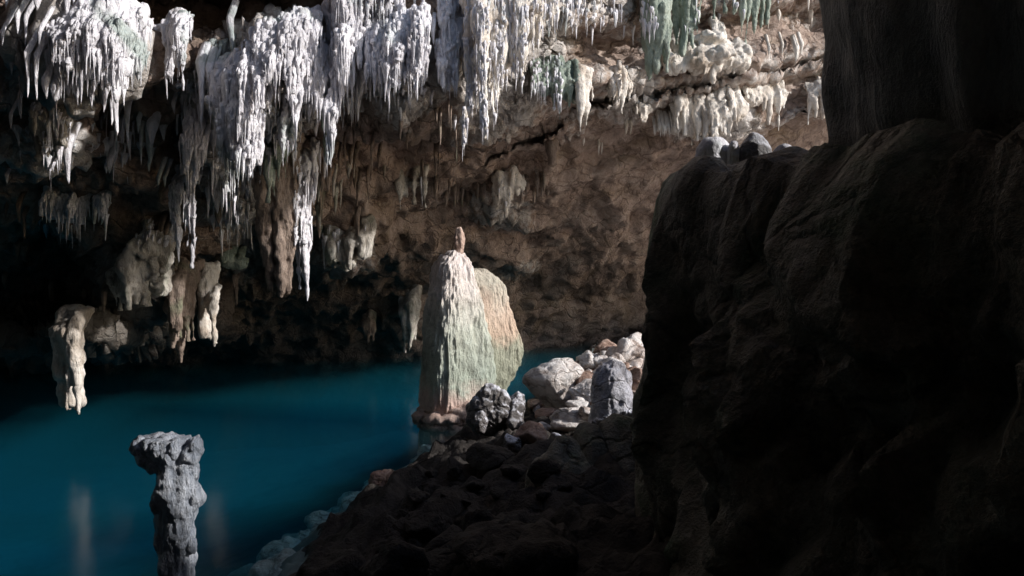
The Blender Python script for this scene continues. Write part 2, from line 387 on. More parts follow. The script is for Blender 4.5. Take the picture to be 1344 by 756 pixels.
# ------------------------------------------------------------ ground and pool bed
def shore(y):
    return np.interp(y, [-8, 2, 5, 6.8, 8.1, 9.4, 10.4, 11.9, 13.5, 16, 19, 26, 40], [-3.5, -2.8, -2.2, -1.85, -1.9, -1.55, -1.2, -.85, 0.1, .9, 1.9, 3.2, 5])
def gz(x, y):
    dd = x - shore(y)
    H = np.interp(y, [5, 9], [1.25, .62]); z = np.where(dd > 0, H * (1 - np.exp(-dd / 1.3)), -2.7 * (1 - np.exp(dd / 3.6)) )
    z = z + .5 * np.exp(-((x - 1.75) / .7) ** 2 - ((y - 12.3) / 1.6) ** 2)
    shade_ridge = np.clip((x - 1.15 - .16 * (y - 6)) / .5, 0, 1) * np.clip((4.5 - x) / 1.5, 0, 1) * np.clip((y - 4.2) / .5, 0, 1) * np.clip((8.0 - y) / .4, 0, 1)  # ridge added out of sight behind the near wall to shade the slope
    z = z + (1.1 + 1.0 * np.clip((y - 6.1) / .4, 0, 1)) * shade_ridge
    far = np.clip((y - 15) / 3, 0, 1) * (dd > 0) * np.clip((4.6 - x) / .8, 0, 1); z = z * (1 - far) - 1.2 * far
    out = np.clip((x - 5) / 6, 0, 1); z = z * (1 - out) + 1.2 * out
    return z
xs = np.concatenate([np.arange(-60, -14, 3), np.arange(-14, -3.5, .3), np.arange(-3.5, 3.5, .045), np.arange(3.5, 12, .3), np.arange(12, 62, 3)])
ys = np.concatenate([np.arange(-60, -6, 3), np.arange(-6, 4, .3), np.arange(4, 14, .05), np.arange(14, 30, .3), np.arange(30, 62, 3)])
X, Y = np.meshgrid(xs, ys); Z = gz(X, Y)
P = np.stack([X, Y, Z], -1).reshape(-1, 3)
near = (np.exp(-np.clip(np.abs(P[:, 0] - 0.5) - 4, 0, 9) ** 2 / 4))
rough_ = (.22 * ridged(P, .9, 3, seed=41) + .16 * fbm(P, 2.6, 4, seed=42))
deepk = np.clip((P[:, 2] + 1.3) / 1.5, .12, 1)
P[:, 2] += rough_ * near * deepk - .14
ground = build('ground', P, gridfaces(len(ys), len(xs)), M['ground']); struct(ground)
ground.data.materials.append(M['bed'])
Fg = gridfaces(len(ys), len(xs)); zc = P[Fg].mean(1)[:, 2]
ground.data.materials.append(M['boulder'])
xc = P[Fg].mean(1)[:, 0]
ground.data.polygons.foreach_set('material_index', np.where(zc < -.12, 1, np.where((xc > 4.6) | ((xc > 1.9) & (P[Fg].mean(1)[:, 1] > 7.3)), 2, 0)).astype(np.int32))  # unseen floor made pale to bounce sunlight onto the back wall and ceiling
gbvh = BVHTree.FromPolygons(P.tolist(), Fg.tolist())
def gnd(x, y):
    h = gbvh.ray_cast(Vector((x, y, 20)), Vector((0, 0, -1)))
    return h[0].z if h[0] is not None else float(gz(np.array(x), np.array(y)))
# pool water: a closed body so its depth tints what lies under it
xw = np.array([-28, 9.0]); yw = np.array([-7.5, 30.0])
Vw = [(x, y, z) for z in (-6, 0) for y in yw for x in xw]
Fw = [(0, 2, 3, 1), (4, 5, 7, 6), (0, 1, 5, 4), (2, 6, 7, 3), (0, 4, 6, 2), (1, 3, 7, 5)]
water = build('water', Vw, Fw, M['water'], smooth=False); struct(water)

# ------------------------------------------------------------ near dark wall (a mesa of flowstone) and the mass above it
def loft(plan_fn, zs, nseg):
    V = []
    for z in zs: V.append(plan_fn(z))
    V = np.concatenate(V); Fc = gridfaces(len(zs), nseg, True)
    return V, Fc
def smooth_loop(pts, n, it=4):
    pts = np.array(pts, float); nxt = np.roll(pts, -1, 0); L = np.linalg.norm(nxt - pts, axis=1); s = np.concatenate([[0], np.cumsum(L)])
    t = np.linspace(0, s[-1], n, endpoint=False); pp = np.vstack([pts, pts[:1]])
    q = np.stack([np.interp(t, s, pp[:, 0]), np.interp(t, s, pp[:, 1])], -1)
    for _ in range(it * 3): q = (np.roll(q, 1, 0) + q * 2 + np.roll(q, -1, 0)) / 4
    return q
plan = [(.94, 4.9), (.98, 5.15), (2.0, 5.2), (4.0, 4.7), (5.0, 3), (4.8, -2.0), (2.6, -2.0), (1.75, 0), (1.5, 2.0), (1.15, 3.2), (0.95, 4.2)]
loop = smooth_loop(plan, 620, 3)
cl = loop.mean(0)
def wall_ring(z):
    t = (z + 1.5) / 5.2
    k = 1.0 - .02 * (z - 1.5)
    q = cl + (loop - cl) * k
    q = q.copy(); q[:, 0] -= .05 * (z - 1.5)
    return np.stack([q[:, 0], q[:, 1], np.full(len(q), z)], -1)
zs = np.arange(-1.5, 3.12, .028)
rings = [wall_ring(z) for z in zs]
top = []
for k in np.linspace(0, 1, 60)[1:]:
    r = rings[-1].copy(); c = np.array([3.0, 3.0, 0])
    s = 1 - k * .98
    r[:, 0] = c[0] + (r[:, 0] - c[0]) * s; r[:, 1] = c[1] + (r[:, 1] - c[1]) * s
    r[:, 2] = zs[-1] + .42 * (1 - np.exp(-k * 50)) + .06 * k
    r[:, 2] += .13 * (np.clip(r[:, 1] - 3.2, -1, 2) - 1.75) * min(1, k * 12)
    top.append(r)
Vn = np.concatenate(rings + top); Fn = gridfaces(len(zs) + len(top), len(loop), True)
Nn = normals(Vn, Fn)
cc = np.array([3.2, 3.4, 1.5])
if ((Vn - cc) * Nn).sum(1).mean() < 0: Fn = Fn[:, ::-1]; Nn = -Nn
warp = Vn + .25 * np.stack([fbm(Vn, 1.3, 2, seed=s_) for s_ in (81, 82, 83)], -1)
fold = .2 * ridged(warp, 1.5, 2, seed=51, zs=.25) + .14 * fbm(warp, 2.2, 3, seed=52, zs=.6) + .1 * (1 - 2 * np.abs(fbm(warp, 2.6, 2, seed=56, zs=.5))) + .18 * fbm(Vn, 1.0, 2, seed=55) + .05 * ridged(warp, 6, 2, seed=57, zs=.45) * .5 + .035 * fbm(Vn, 8, 4, seed=53, zs=.6)
edge = np.exp(-((Vn[:, 1] - 4.8) / .7) ** 2) * (Vn[:, 0] < 2)
ntop = np.arange(len(Vn)) >= len(rings) * len(loop)
fold = np.where(ntop, fold * .35, fold * (1 - .5 * np.clip((Vn[:, 2] - 2.6) / .5, 0, 1)))
Vn = Vn + Nn * (fold * (1 - .75 * edge))[:, None]
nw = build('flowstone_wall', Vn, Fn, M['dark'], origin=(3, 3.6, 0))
tag(nw, 'dark folded flowstone wall filling the right side, in shadow', 'rock wall')
wbvh = BVHTree.FromPolygons(Vn.tolist(), Fn.tolist())
# overhanging mass at upper right
hp = smooth_loop([(1.46, 2.8), (1.52, 3.5), (2.1, 3.9), (4.2, 3.7), (4.8, 2), (3.2, 1.4), (1.75, 1.9)], 260, 2)
ch = hp.mean(0); R_ = []
zh = np.arange(3.2, 7.3, .03)
for z in zh:
    k = .99 + .05 * (z - 4.2) 
    q = ch + (hp - ch) * k; R_.append(np.stack([q[:, 0], q[:, 1], np.full(len(q), z)], -1))
bot = []
for s in np.linspace(.02, 1, 16)[:-1]:
    r = R_[0].copy(); r[:, :2] = ch + (r[:, :2] - ch) * s; bot.append(r)
Vh = np.concatenate(bot + R_); Fh = gridfaces(len(zh) + len(bot), len(hp), True); Nh = normals(Vh, Fh)
if ((Vh - np.array([ch[0], ch[1], 5.3])) * Nh).sum(1).mean() < 0: Fh = Fh[:, ::-1]; Nh = -Nh
Vh = Vh + Nh * (.09 * ridged(Vh, 2.2, 2, seed=61, zs=.12) + .09 * fbm(Vh, 1.2, 3, seed=62) + .015 * fbm(Vh, 9, 2, seed=63, zs=.4))[:, None]
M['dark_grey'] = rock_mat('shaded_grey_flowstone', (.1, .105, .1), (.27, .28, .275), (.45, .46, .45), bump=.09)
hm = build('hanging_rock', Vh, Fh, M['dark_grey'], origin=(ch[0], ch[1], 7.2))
tag(hm, 'broad dark curtain of rock hanging at the upper right corner', 'hanging rock')

# ------------------------------------------------------------ hanging formations
def dripat(px, pt, pb, wpx, off=.0, seed=None, up=.3, ell=1.0, blunt=.1, lump=.26, seg=14, flare=.25, fwd=0.0):
    """one cone given by where it hangs (direction of its root and tip as seen from the entrance) at the depth of the rock there"""
    h = hit(px, pt); Yd = h[1] - off - fwd
    a = at(px, pt, Yd); b = at(px, pb, Yd); L = a[2] - b[2]
    R = wpx / F * Yd * .44
    if seed is None: seed = rng.rand() * 50
    return drip(a, L, R, seg=seg, seed=seed, up=up, blunt=blunt, lump=lump, ell=ell, flare=flare, bend=.06)
def fringe(x0, x1, t0, t1, b0, b1, n, w, off=.0, jb=.35, jt=8):
    out = []; n = int(n * 1.7); w *= .66
    for i in range(n):
        u = (i + rng.rand() * .9) / n
        px = x0 + (x1 - x0) * u; t = t0 + (t1 - t0) * u + rng.uniform(-jt, jt); b = b0 + (b1 - b0) * u
        b = b - (b - t) * jb * rng.rand() ** 1.3
        out.append((px, t, b, w * rng.uniform(.6, 1.35), off))
    return out
FB = []
def knobs(x0, x1, y0, y1, n, r, off=.25):
    return [(rng.uniform(x0, x1), rng.uniform(y0, y1), r * rng.uniform(.6, 1.3), r * rng.uniform(.6, 1.6), off + rng.uniform(-.15, .15), 1) for _ in range(n)]
def formation(name, label, cat, mat, cones, blobs=(), vox=.022, amp=.026, group=None, parts=None):
    ms = []
    for c in cones:
        px, t, b, wd = c[:4]; off = c[4] if len(c) > 4 else 0
        ms.append(dripat(px, t, b, wd, off=off + rng.uniform(-.06, .1), up=.35, blunt=c[5] if len(c) > 5 else .1))
    for bb in blobs:
        px, py, rx, ry, off = bb[:5]
        Y = hit(px, py)[1] - off; c = at(px, py, Y)
        ms.append(blob(c, (rx / F * Y * .72, max(rx / F * Y * .6, .15), ry / F * Y * .66), 4, .7, 1.9) if len(bb) == 5 else blob(c, (rx / F * Y, rx / F * Y * 1.4, ry / F * Y), 2, .3, 1.5))
    V, Fc = remesh(ms, vox)
    # keep the body; pieces that do not touch it become objects of their own or are dropped
    par = np.arange(len(V))
    for _ in range(400):
        m = par[Fc].min(1); new = par.copy()
        for k in range(Fc.shape[1]): np.minimum.at(new, Fc[:, k], m)
        new = new[new]
        if (new == par).all(): break
        par = new
    ids, cnt = np.unique(par, return_counts=True); main = ids[cnt.argmax()]
    keepv = par == main; idx = np.cumsum(keepv) - 1
    Fc = idx[Fc[keepv[Fc[:, 0]]]]; V = V[keepv]
    V = laplace(V, Fc, 1, .5)
    N = normals(V, Fc)
    V = V + N * (amp * 1.8 * fbm(V, 4.5, 3, seed=71, zs=.55) + amp * ridged(V, 10, 3, seed=72, zs=.22) * .7 + amp * .5 * fbm(V, 24, 2, seed=73, zs=.5))[:, None]
    FB.append((V, Fc))
    top = V[V[:, 2].argmax()]
    o = build(name, V, Fc, mat, origin=(V[:, 0].mean(), V[:, 1].mean(), top[2]))
    return tag(o, label, cat, group)

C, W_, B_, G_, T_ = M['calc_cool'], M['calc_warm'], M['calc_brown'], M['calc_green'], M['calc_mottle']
formation('flowstone_mass', 'knobbly lavender white flowstone mass at the upper left', 'flowstone', C,
          fringe(70, 180, 70, 60, 112, 100, 16, 11, .15) + fringe(75, 175, 45, 45, 85, 80, 14, 12, .25) + fringe(90, 165, 30, 40, 60, 62, 9, 12, .25) + [(150, 75, 140, 12, .3), (165, 70, 128, 11, .3), (181, 60, 112, 9, .2)],
          [(85, 45, 14, 12, .1), (120, 60, 36, 16, .0), (150, 80, 22, 10, .05), (110, 88, 28, 8, .05)] + knobs(72, 188, 35, 105, 110, 4.2, .22), group=None)
formation('flowstone_mass', 'mottled lumpy flowstone hanging low at the far left edge', 'flowstone', T_,
          fringe(42, 92, 150, 140, 205, 195, 10, 10, .2) + [(52, 160, 218, 9, .2), (82, 150, 196, 14, .25), (42, 215, 242, 7, .2), (60, 170, 210, 13, .25), (75, 180, 205, 15, .2)],
          [(50, 165, 7, 18, .1), (78, 158, 11, 16, .1), (60, 195, 10, 8, .1)] + knobs(42, 92, 135, 208, 50, 3.6, .2))
formation('drip_cluster', 'pale greenish grey stalactites fused under the dark overhang', 'stalactites', C,
          [(203, 42, 102, 15, .3), (197, 40, 80, 9, .3), (225, 44, 112, 12, .35), (232, 50, 92, 16, .35), (238, 55, 134, 9, .4), (245, 50, 100, 6, .3), (217, 44, 90, 8, .3)], [(215, 42, 22, 10, .2)])
formation('flowstone_mass', 'bright white branching flowstone knot of long drips at left centre', 'flowstone', C,
          fringe(272, 345, 115, 95, 170, 165, 16, 10, .35) + fringe(285, 340, 160, 150, 250, 235, 14, 10, .45) + fringe(300, 332, 220, 220, 330, 300, 7, 9, .5) + [(308, 160, 300, 9, .5), (325, 170, 331, 11, .5), (296, 165, 260, 10, .5), (283, 190, 232, 10, .4)],
          [(285, 135, 10, 22, .25), (310, 150, 22, 26, .3), (325, 120, 18, 25, .2), (312, 195, 16, 30, .35)])
formation('flowstone_mass', 'blue grey clump of drips left of the brightest cluster', 'flowstone', C,
          fringe(234, 262, 180, 170, 235, 232, 8, 9, .3) + [(247, 168, 238, 13, .35), (257, 190, 240, 9, .35), (238, 200, 246, 9, .3)], [(246, 190, 9, 16, .2)])
formation('drip_cluster', 'white serrated stalactites along the ledge left of the pale pillar', 'stalactites', C,
          fringe(325, 415, 62, 40, 100, 90, 20, 8, .3) + fringe(340, 420, 85, 75, 125, 115, 12, 9, .3) + [(404, 38, 80, 11, .35), (412, 45, 85, 9, .35), (398, 40, 70, 8, .3)], [(370, 68, 34, 11, .15), (345, 84, 20, 10, .15)])
formation('drip_cluster', 'row of slender white stalactites beneath the serrated ledge', 'stalactites', C,
          fringe(378, 438, 100, 95, 158, 145, 14, 9, .3) + [(388, 105, 168, 14, .35), (403, 100, 140, 8, .35), (416, 95, 150, 9, .35), (353, 130, 195, 15, .35), (360, 135, 170, 8, .3), (345, 135, 190, 8, .3)], [(400, 105, 28, 10, .15), (353, 140, 9, 8, .2)])
formation('hanging_pillar', 'thick pale fluted pillar hanging from the top edge', 'hanging pillar', C,
          [(447, -20, 135, 26, .35), (462, 10, 115, 22, .5), (455, -30, 90, 28, .4), (468, 20, 100, 12, .55), (443, 40, 142, 12, .4), (436, 0, 120, 16, .3), (452, 50, 128, 11, .5), (475, -30, 25, 20, .4)], [(455, 10, 20, 45, .25)])
formation('flowstone_curtain', 'wide scalloped white curtain with a toothed lower edge', 'flowstone curtain', C,
          fringe(478, 556, 60, 70, 108, 130, 24, 7.5, .45, jb=.15) + fringe(482, 552, 38, 45, 95, 110, 16, 12, .4) + [(493, 60, 98, 14, .5), (485, 70, 96, 10, .5), (495, 100, 131, 6, .3), (556, 35, 105, 10, .4), (549, 40, 126, 10, .5)], [(500, 50, 24, 12, .3), (530, 66, 28, 26, .25), (545, 90, 14, 24, .3), (512, 85, 22, 16, .3)])
formation('drip_cluster', 'bright drips cut off by the top edge above the scalloped curtain', 'stalactites', C,
          fringe(465, 525, -25, -25, 18, 20, 10, 11, .4) + [(500, -25, 32, 12, .45), (512, -20, 24, 7, .4), (519, -20, 30, 6, .4)], [(490, -10, 30, 14, .2)])
formation('stalactite_cone', 'pale rough cone with forked tips hanging beside the great curtain', 'stalactite', C,
          [(582, 28, 95, 11, .35), (588, 60, 122, 22, .4), (580, 85, 126, 9, .45), (596, 90, 131, 8, .45), (590, 70, 115, 16, .45), (604, 40, 80, 8, .3), (610, 60, 118, 6, .4)], [(588, 85, 10, 18, .25)])
formation('flowstone_curtain', 'great white fluted curtain with the longest spear point at centre', 'flowstone curtain', W_,
          fringe(612, 735, -10, -20, 110, 45, 30, 10, .5) + fringe(625, 690, 0, 0, 150, 130, 16, 10, .6) + fringe(615, 645, 60, 60, 190, 170, 8, 9, .65) +
          [(618, 0, 203, 13, .5), (629, 20, 192, 16, .7), (637, 40, 180, 9, .65), (650, 40, 145, 13, .6), (660, 30, 120, 11, .55), (675, 20, 131, 8, .5), (692, 0, 108, 9, .5), (707, 10, 100, 9, .45), (712, 40, 92, 7, .4), (697, 0, 82, 9, .5), (643, 90, 160, 8, .6)],
          [(640, 20, 34, 40, .4), (680, 5, 40, 26, .3), (632, 90, 16, 50, .5), (655, 70, 20, 34, .45)], vox=.026)
formation('drip_cluster', 'fine cream fringe along the top edge right of the great curtain', 'stalactites', W_,
          fringe(735, 790, -12, -25, 30, 12, 14, 6, .35), [(760, -12, 34, 10, .15)])
formation('drip_cluster', 'green shaded stalactites with white tips below the bare recess', 'stalactites', G_,
          fringe(700, 760, 105, 108, 128, 140, 12, 8, .4) + [(733, 115, 160, 8, .45), (728, 115, 152, 5, .4), (743, 118, 150, 5, .4), (748, 118, 150, 6, .4), (716, 108, 128, 12, .4)], [(735, 112, 34, 9, .2), (755, 125, 14, 12, .2)])
formation('drip_cluster', 'long white paired stalactites over the brown bedding', 'stalactites', W_,
          [(762, 112, 182, 9, .5), (770, 112, 170, 9, .55), (776, 115, 140, 5, .4), (757, 110, 150, 9, .4), (765, 118, 160, 8, .55)], [(765, 115, 11, 8, .3)])
formation('drip_cluster', 'ragged cream drips on the lip right of the paired stalactites', 'stalactites', W_,
          fringe(800, 836, 108, 118, 140, 150, 9, 7, .35) + [(816, 115, 157, 7, .4), (799, 108, 140, 5, .3), (828, 120, 148, 8, .4)], [(815, 114, 18, 8, .2)])
formation('drip_cluster', 'small cream tassel of stalactites at the end of the lip', 'stalactites', W_,
          fringe(832, 852, 140, 142, 172, 168, 8, 5, .35, jb=.25), [(843, 143, 11, 7, .25)])
# the big dark blade with a bright side
formation('great_stalactite', 'massive dark green stalactite with a white right flank at the top', 'stalactite', G_,
          [(860, -40, 108, 34, .7), (852, -40, 70, 22, .6), (866, 20, 100, 22, .75), (878, -30, 85, 20, .8), (872, 10, 98, 12, .8)], [(865, -20, 24, 40, .4)])
formation('great_stalactite', 'green sided stalactite group just right of the massive one', 'stalactite', G_,
          [(897, -40, 78, 26, .6), (908, -30, 66, 14, .65), (890, -30, 60, 16, .55), (918, -30, 35, 10, .5), (912, -30, 50, 9, .6)], [(900, -25, 26, 20, .3)])
formation('drip_cluster', 'row of pointed greenish stalactites at the top right of centre', 'stalactites', G_,
          [(936, -30, 26, 9, .4), (950, -30, 22, 10, .4), (962, -30, 24, 9, .4), (978, -30, 52, 10, .45), (990, -30, 50, 13, .5), (1003, -30, 38, 10, .5), (1010, -30, 36, 8, .5), (984, -30, 72, 6, .4)], [(970, -28, 46, 9, .2), (1000, -25, 20, 10, .3)])
formation('flowstone_mass', 'cream lumpy flowstone resting on the upper bedding ledge', 'flowstone', W_,
          fringe(872, 980, 84, 74, 104, 92, 26, 5.5, .3, jb=.3) + [(935, 85, 115, 8, .3), (925, 85, 104, 9, .3), (950, 50, 84, 8, .3), (940, 44, 82, 8, .3), (962, 75, 104, 7, .3)],
          knobs(868, 985, 62, 92, 90, 4.2, .2) + [(885, 88, 16, 9, .3), (915, 82, 22, 10, .35), (945, 72, 22, 14, .35), (968, 80, 16, 10, .3), (930, 50, 22, 12, .2), (900, 70, 18, 9, .25)], vox=.03)
formation('flowstone_fan', 'cream fan shaped flowstone apron with long teeth above the stone shelf', 'flowstone', W_,
          fringe(884, 975, 140, 135, 192, 176, 44, 6, .3, jb=.25) + fringe(925, 960, 150, 150, 206, 190, 9, 5, .38, jb=.2) + [(939, 150, 206, 7, .4), (908, 160, 192, 7, .35), (915, 160, 194, 6, .35)],
          [(905, 155, 22, 14, .1), (935, 150, 28, 18, .15), (965, 145, 20, 14, .1)], vox=.03)
formation('drip_cluster', 'short cream stalactites right of the fan shaped apron', 'stalactites', W_,
          fringe(975, 1030, 126, 122, 152, 150, 12, 7, .4) + [(1010, 128, 166, 7, .45), (1024, 128, 176, 5, .45), (1030, 122, 148, 5, .4)], [(1015, 124, 22, 8, .2), (985, 132, 14, 9, .2)], vox=.03)
formation('flowstone_mass', 'cream drapery on the right wall beside the hanging rock', 'flowstone', W_,
          [(1063, 128, 166, 5, .4), (1082, 125, 160, 12, .45), (1090, 122, 150, 12, .4), (1070, 130, 160, 7, .4), (1100, 118, 150, 13, .4)], [(1085, 130, 20, 14, .2)], vox=.035)
formation('hanging_pillar', 'tall bright spear of flowstone in front of the brown hollow', 'hanging pillar', C,
          [(392, 235, 398, 15, .6), (402, 225, 375, 13, .6), (386, 270, 345, 8, .6), (397, 230, 350, 14, .6), (412, 200, 265, 9, .5), (388, 250, 385, 9, .6)], [(398, 245, 10, 24, .4)])
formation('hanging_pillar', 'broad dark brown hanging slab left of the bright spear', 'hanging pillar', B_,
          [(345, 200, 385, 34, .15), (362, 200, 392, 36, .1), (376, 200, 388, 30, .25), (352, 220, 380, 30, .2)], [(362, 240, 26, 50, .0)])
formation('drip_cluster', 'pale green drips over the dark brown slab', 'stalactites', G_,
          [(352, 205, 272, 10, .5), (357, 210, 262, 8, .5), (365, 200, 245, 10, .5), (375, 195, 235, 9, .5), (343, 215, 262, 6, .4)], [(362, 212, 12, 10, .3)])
formation('stalactite', 'single bright carrot shaped stalactite under a thin white shelf', 'stalactite', C,
          [(434, 140, 223, 17, .5), (430, 145, 190, 12, .5), (445, 145, 165, 8, .4), (418, 150, 180, 6, .4)], [(425, 150, 22, 7, .35)])
formation('stalactite', 'long thin stalactite nearest the bright cluster at left', 'stalactite', C, [(250, 235, 356, 11, .5), (247, 250, 330, 8, .5)], [])
formation('stalactite', 'dim narrow stalactite parallel to the long thin one', 'stalactite', C, [(229, 248, 338, 7, .4), (233, 248, 275, 7, .4)], [])
formation('drip_cluster', 'white cluster of thin drips with broken tips above the long slab', 'stalactites', C,
          fringe(262, 300, 230, 235, 300, 285, 9, 7, .4) + fringe(345, 420, 160, 170, 215, 225, 14, 8, .35), [(275, 250, 10, 12, .2)])
formation('flowstone_mass', 'mottled arch of knobbly flowstone stepping down to the left', 'flowstone', T_,
          fringe(185, 220, 325, 335, 385, 385, 12, 9, .5) + fringe(150, 190, 365, 345, 415, 405, 12, 10, .5) + fringe(105, 175, 425, 405, 455, 440, 20, 9, .5) + [(187, 320, 370, 9, .5), (215, 330, 395, 8, .5), (165, 350, 410, 12, .5), (152, 440, 464, 7, .5), (170, 395, 430, 10, .5)],
          knobs(180, 222, 322, 395, 50, 3.5, .5) + knobs(145, 185, 350, 420, 50, 3.5, .5) + knobs(108, 175, 422, 445, 40, 3.5, .5) + [(200, 330, 14, 10, .5), (168, 375, 12, 18, .4), (212, 370, 9, 22, .4), (140, 432, 24, 10, .4), (165, 408, 14, 12, .5), (190, 395, 16, 10, .4)], amp=.035, vox=.03)
formation('stout_stalactite', 'single stout pinkish trunk hanging low over the water at left', 'stalactite', W_,
          [(88, 436, 536, 34, .3, .85), (95, 440, 546, 13, .4, .5), (82, 445, 540, 12, .4, .6), (88, 440, 542, 12, .4, .4)], [(88, 430, 20, 12, .2)], vox=.03)
formation('stout_stalactite', 'stubby white trunk with a dark left side hanging above the far shore', 'stalactite', W_,
          [(272, 370, 448, 17, 1.4, .6), (278, 400, 457, 12, 1.5, .4), (262, 415, 454, 9, 1.4, .4), (268, 375, 447, 18, 1.4, .6), (250, 430, 455, 6, 1.0)], [(270, 395, 12, 20, 1.15), (273, 425, 12, 22, 1.15)], vox=.03)
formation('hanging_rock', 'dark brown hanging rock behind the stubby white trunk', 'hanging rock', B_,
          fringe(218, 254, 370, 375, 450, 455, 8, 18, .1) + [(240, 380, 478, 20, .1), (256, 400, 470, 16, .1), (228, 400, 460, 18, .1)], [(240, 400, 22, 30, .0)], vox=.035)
formation('rock_plate', 'pale bluish plate of rock jutting from the dark at far left', 'rock plate', C,
          fringe(52, 110, 268, 278, 290, 302, 14, 9, .6), [(70, 275, 18, 9, .5), (92, 284, 18, 10, .5)], vox=.03)
formation('drip_cluster', 'faint blue drips right of the pale plate in the dark', 'stalactites', C,
          [(131, 262, 302, 9, .5), (137, 265, 309, 8, .5), (124, 275, 300, 6, .4), (160, 258, 278, 8, .4)], [(133, 268, 9, 6, .3)], vox=.03)
formation('rock_plate', 'small grey green slab under the long white drips', 'rock plate', G_,
          fringe(292, 326, 340, 345, 352, 362, 8, 9, .7), [(310, 345, 16, 9, .6)], vox=.03)
formation('drip_cluster', 'mottled greenish knobs on the brown wall left of the column', 'stalactites', T_,
          fringe(425, 462, 320, 330, 362, 368, 10, 8, .6) + fringe(464, 488, 312, 315, 345, 350, 7, 8, .6) + [(430, 300, 360, 9, .6)], knobs(425, 488, 318, 352, 40, 3, .4) + [(440, 335, 16, 14, .4), (476, 325, 11, 14, .5), (452, 350, 12, 8, .5)], vox=.035)
formation('drip_cluster', 'pale tassels hanging from the dark ceiling over the column', 'stalactites', W_,
          fringe(646, 690, 248, 244, 270, 265, 12, 5, .5) + [(662, 250, 298, 7, .6), (668, 250, 285, 6, .6), (655, 250, 280, 5, .6), (601, 255, 278, 5, .6), (607, 255, 284, 5, .6)], [(662, 250, 16, 7, .4)], vox=.035)
formation('drip_cluster', 'short pale stalactites in the brown recess left of the column', 'stalactites', T_,
          [(523, 240, 290, 6, .5), (543, 238, 272, 5, .5), (556, 240, 276, 7, .5), (546, 240, 268, 5, .5), (532, 240, 268, 5, .5), (528, 245, 276, 5, .5)], [(540, 240, 20, 5, .3)], vox=.035)
formation('flowstone_mass', 'small grey hanging lump just left of the column above the water', 'flowstone', T_,
          [(532, 410, 465, 14, 1.2), (540, 400, 462, 14, 1.2), (546, 395, 450, 10, 1.2), (548, 350, 420, 7, 1.0)], [(537, 428, 11, 18, 1.1)], vox=.035)
formation('drip_cluster', 'pinkish drips low above the dark water left of the grey lump', 'stalactites', B_,
          [(484, 425, 452, 8, .9), (489, 428, 456, 6, .9), (478, 430, 446, 7, .9), (440, 450, 478, 7, .7), (447, 452, 475, 5, .7), (463, 440, 456, 6, .7)], [(480, 430, 12, 8, .7), (446, 455, 10, 6, .5)], vox=.035)

# ------------------------------------------------------------ individual stalactites
count = 0
def single(px, pt, pb, w, mat, label, group, off=.25, blunt=.25):
    global count
    V, Fc = dripat(px, pt, pb, w, off=off, up=.3, seg=16 if w > 6 else 12, blunt=blunt, lump=.3)
    top = V[:16].mean(0)
    o = build('stalactite', V, Fc, mat, origin=(top[0], top[1], V[:, 2].max()))
    tag(o, label, 'stalactite', group); count += 1
L1 = 'short white stalactite on the dark rock below the knobbly lavender mass'; G1 = 'stalactites on the dark rock at left'
for s in [(137, 124, 148, 6), (146, 133, 165, 6), (151, 129, 178, 9), (153, 150, 200, 6), (160, 160, 188, 7), (168, 137, 198, 7), (182, 155, 176, 6), (186, 168, 216, 6), (198, 168, 216, 12), (199, 165, 192, 11), (214, 168, 186, 8), (119, 121, 141, 5), (233, 168, 178, 5),
          (88, 190, 242, 10), (195, 215, 226, 4), (228, 135, 150, 5), (143, 212, 228, 8), (139, 218, 228, 5), (208, 232, 245, 5), (216, 234, 246, 5), (60, 105, 130, 9), (88, 103, 126, 9), (100, 112, 132, 10), (73, 115, 136, 15)]:
    single(*s, C, L1, G1)
L2 = 'slim white stalactite of the pair at the far left edge'
for s in [(34, 70, 129, 7), (48, 72, 131, 7)]: single(*s, C, L2, 'pair of slim stalactites at far left')
L3 = 'isolated pale stalactite between the greenish cluster and the white knot'
for s in [(263, 82, 166, 10), (274, 88, 123, 10), (302, 25, 76, 9), (281, 85, 95, 6), (243, 138, 164, 4), (263, 160, 200, 8), (270, 180, 215, 7)]: single(*s, C, L3, 'isolated pale stalactites')
L4 = 'small pale stalactite hanging at the top left corner'
for s in [(10, 0, 26, 9), (22, 20, 45, 10), (34, 22, 62, 9), (52, -20, 12, 14), (48, 0, 15, 12), (88, -10, 24, 14), (97, -10, 12, 9), (126, 0, 16, 4), (138, -10, 18, 6), (52, 40, 62, 9), (3, 40, 60, 9), (14, 150, 170, 8), (26, 125, 156, 10), (8, 228, 242, 9)]:
    single(s[0], s[1], s[2], s[3] * .6, C, L4, 'stalactites at the top left corner')
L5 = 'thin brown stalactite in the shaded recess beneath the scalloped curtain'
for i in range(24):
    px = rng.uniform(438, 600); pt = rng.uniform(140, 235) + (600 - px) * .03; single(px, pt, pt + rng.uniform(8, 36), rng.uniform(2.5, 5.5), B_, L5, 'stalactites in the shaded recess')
L6 = 'tiny white stalactite hanging free below the rough cone'
for s in [(597, 162, 172, 3), (608, 178, 194, 4), (566, 130, 139, 3), (568, 40, 60, 5), (575, -10, 28, 5), (588, -10, 22, 5), (596, 12, 40, 6), (603, -10, 14, 7)]: single(*s, C, L6, 'tiny stalactites around the rough cone')
L7 = 'thin white straw hanging along the top between pillar and great curtain'
for s in [(530, -15, 20, 5), (545, -15, 14, 5), (556, -15, 22, 6), (607, -20, 35, 7), (592, -20, 30, 6), (614, -15, 52, 6)]: single(*s, C, L7, 'straws along the top edge')
L8 = 'small cream stalactite on the brown bedding under the cream apron'
for i in range(26):
    px = rng.uniform(858, 905); pt = 165 + rng.uniform(-3, 4); single(px, pt, pt + rng.uniform(6, 14), rng.uniform(2.5, 4), W_, L8, 'small stalactites beside the apron')
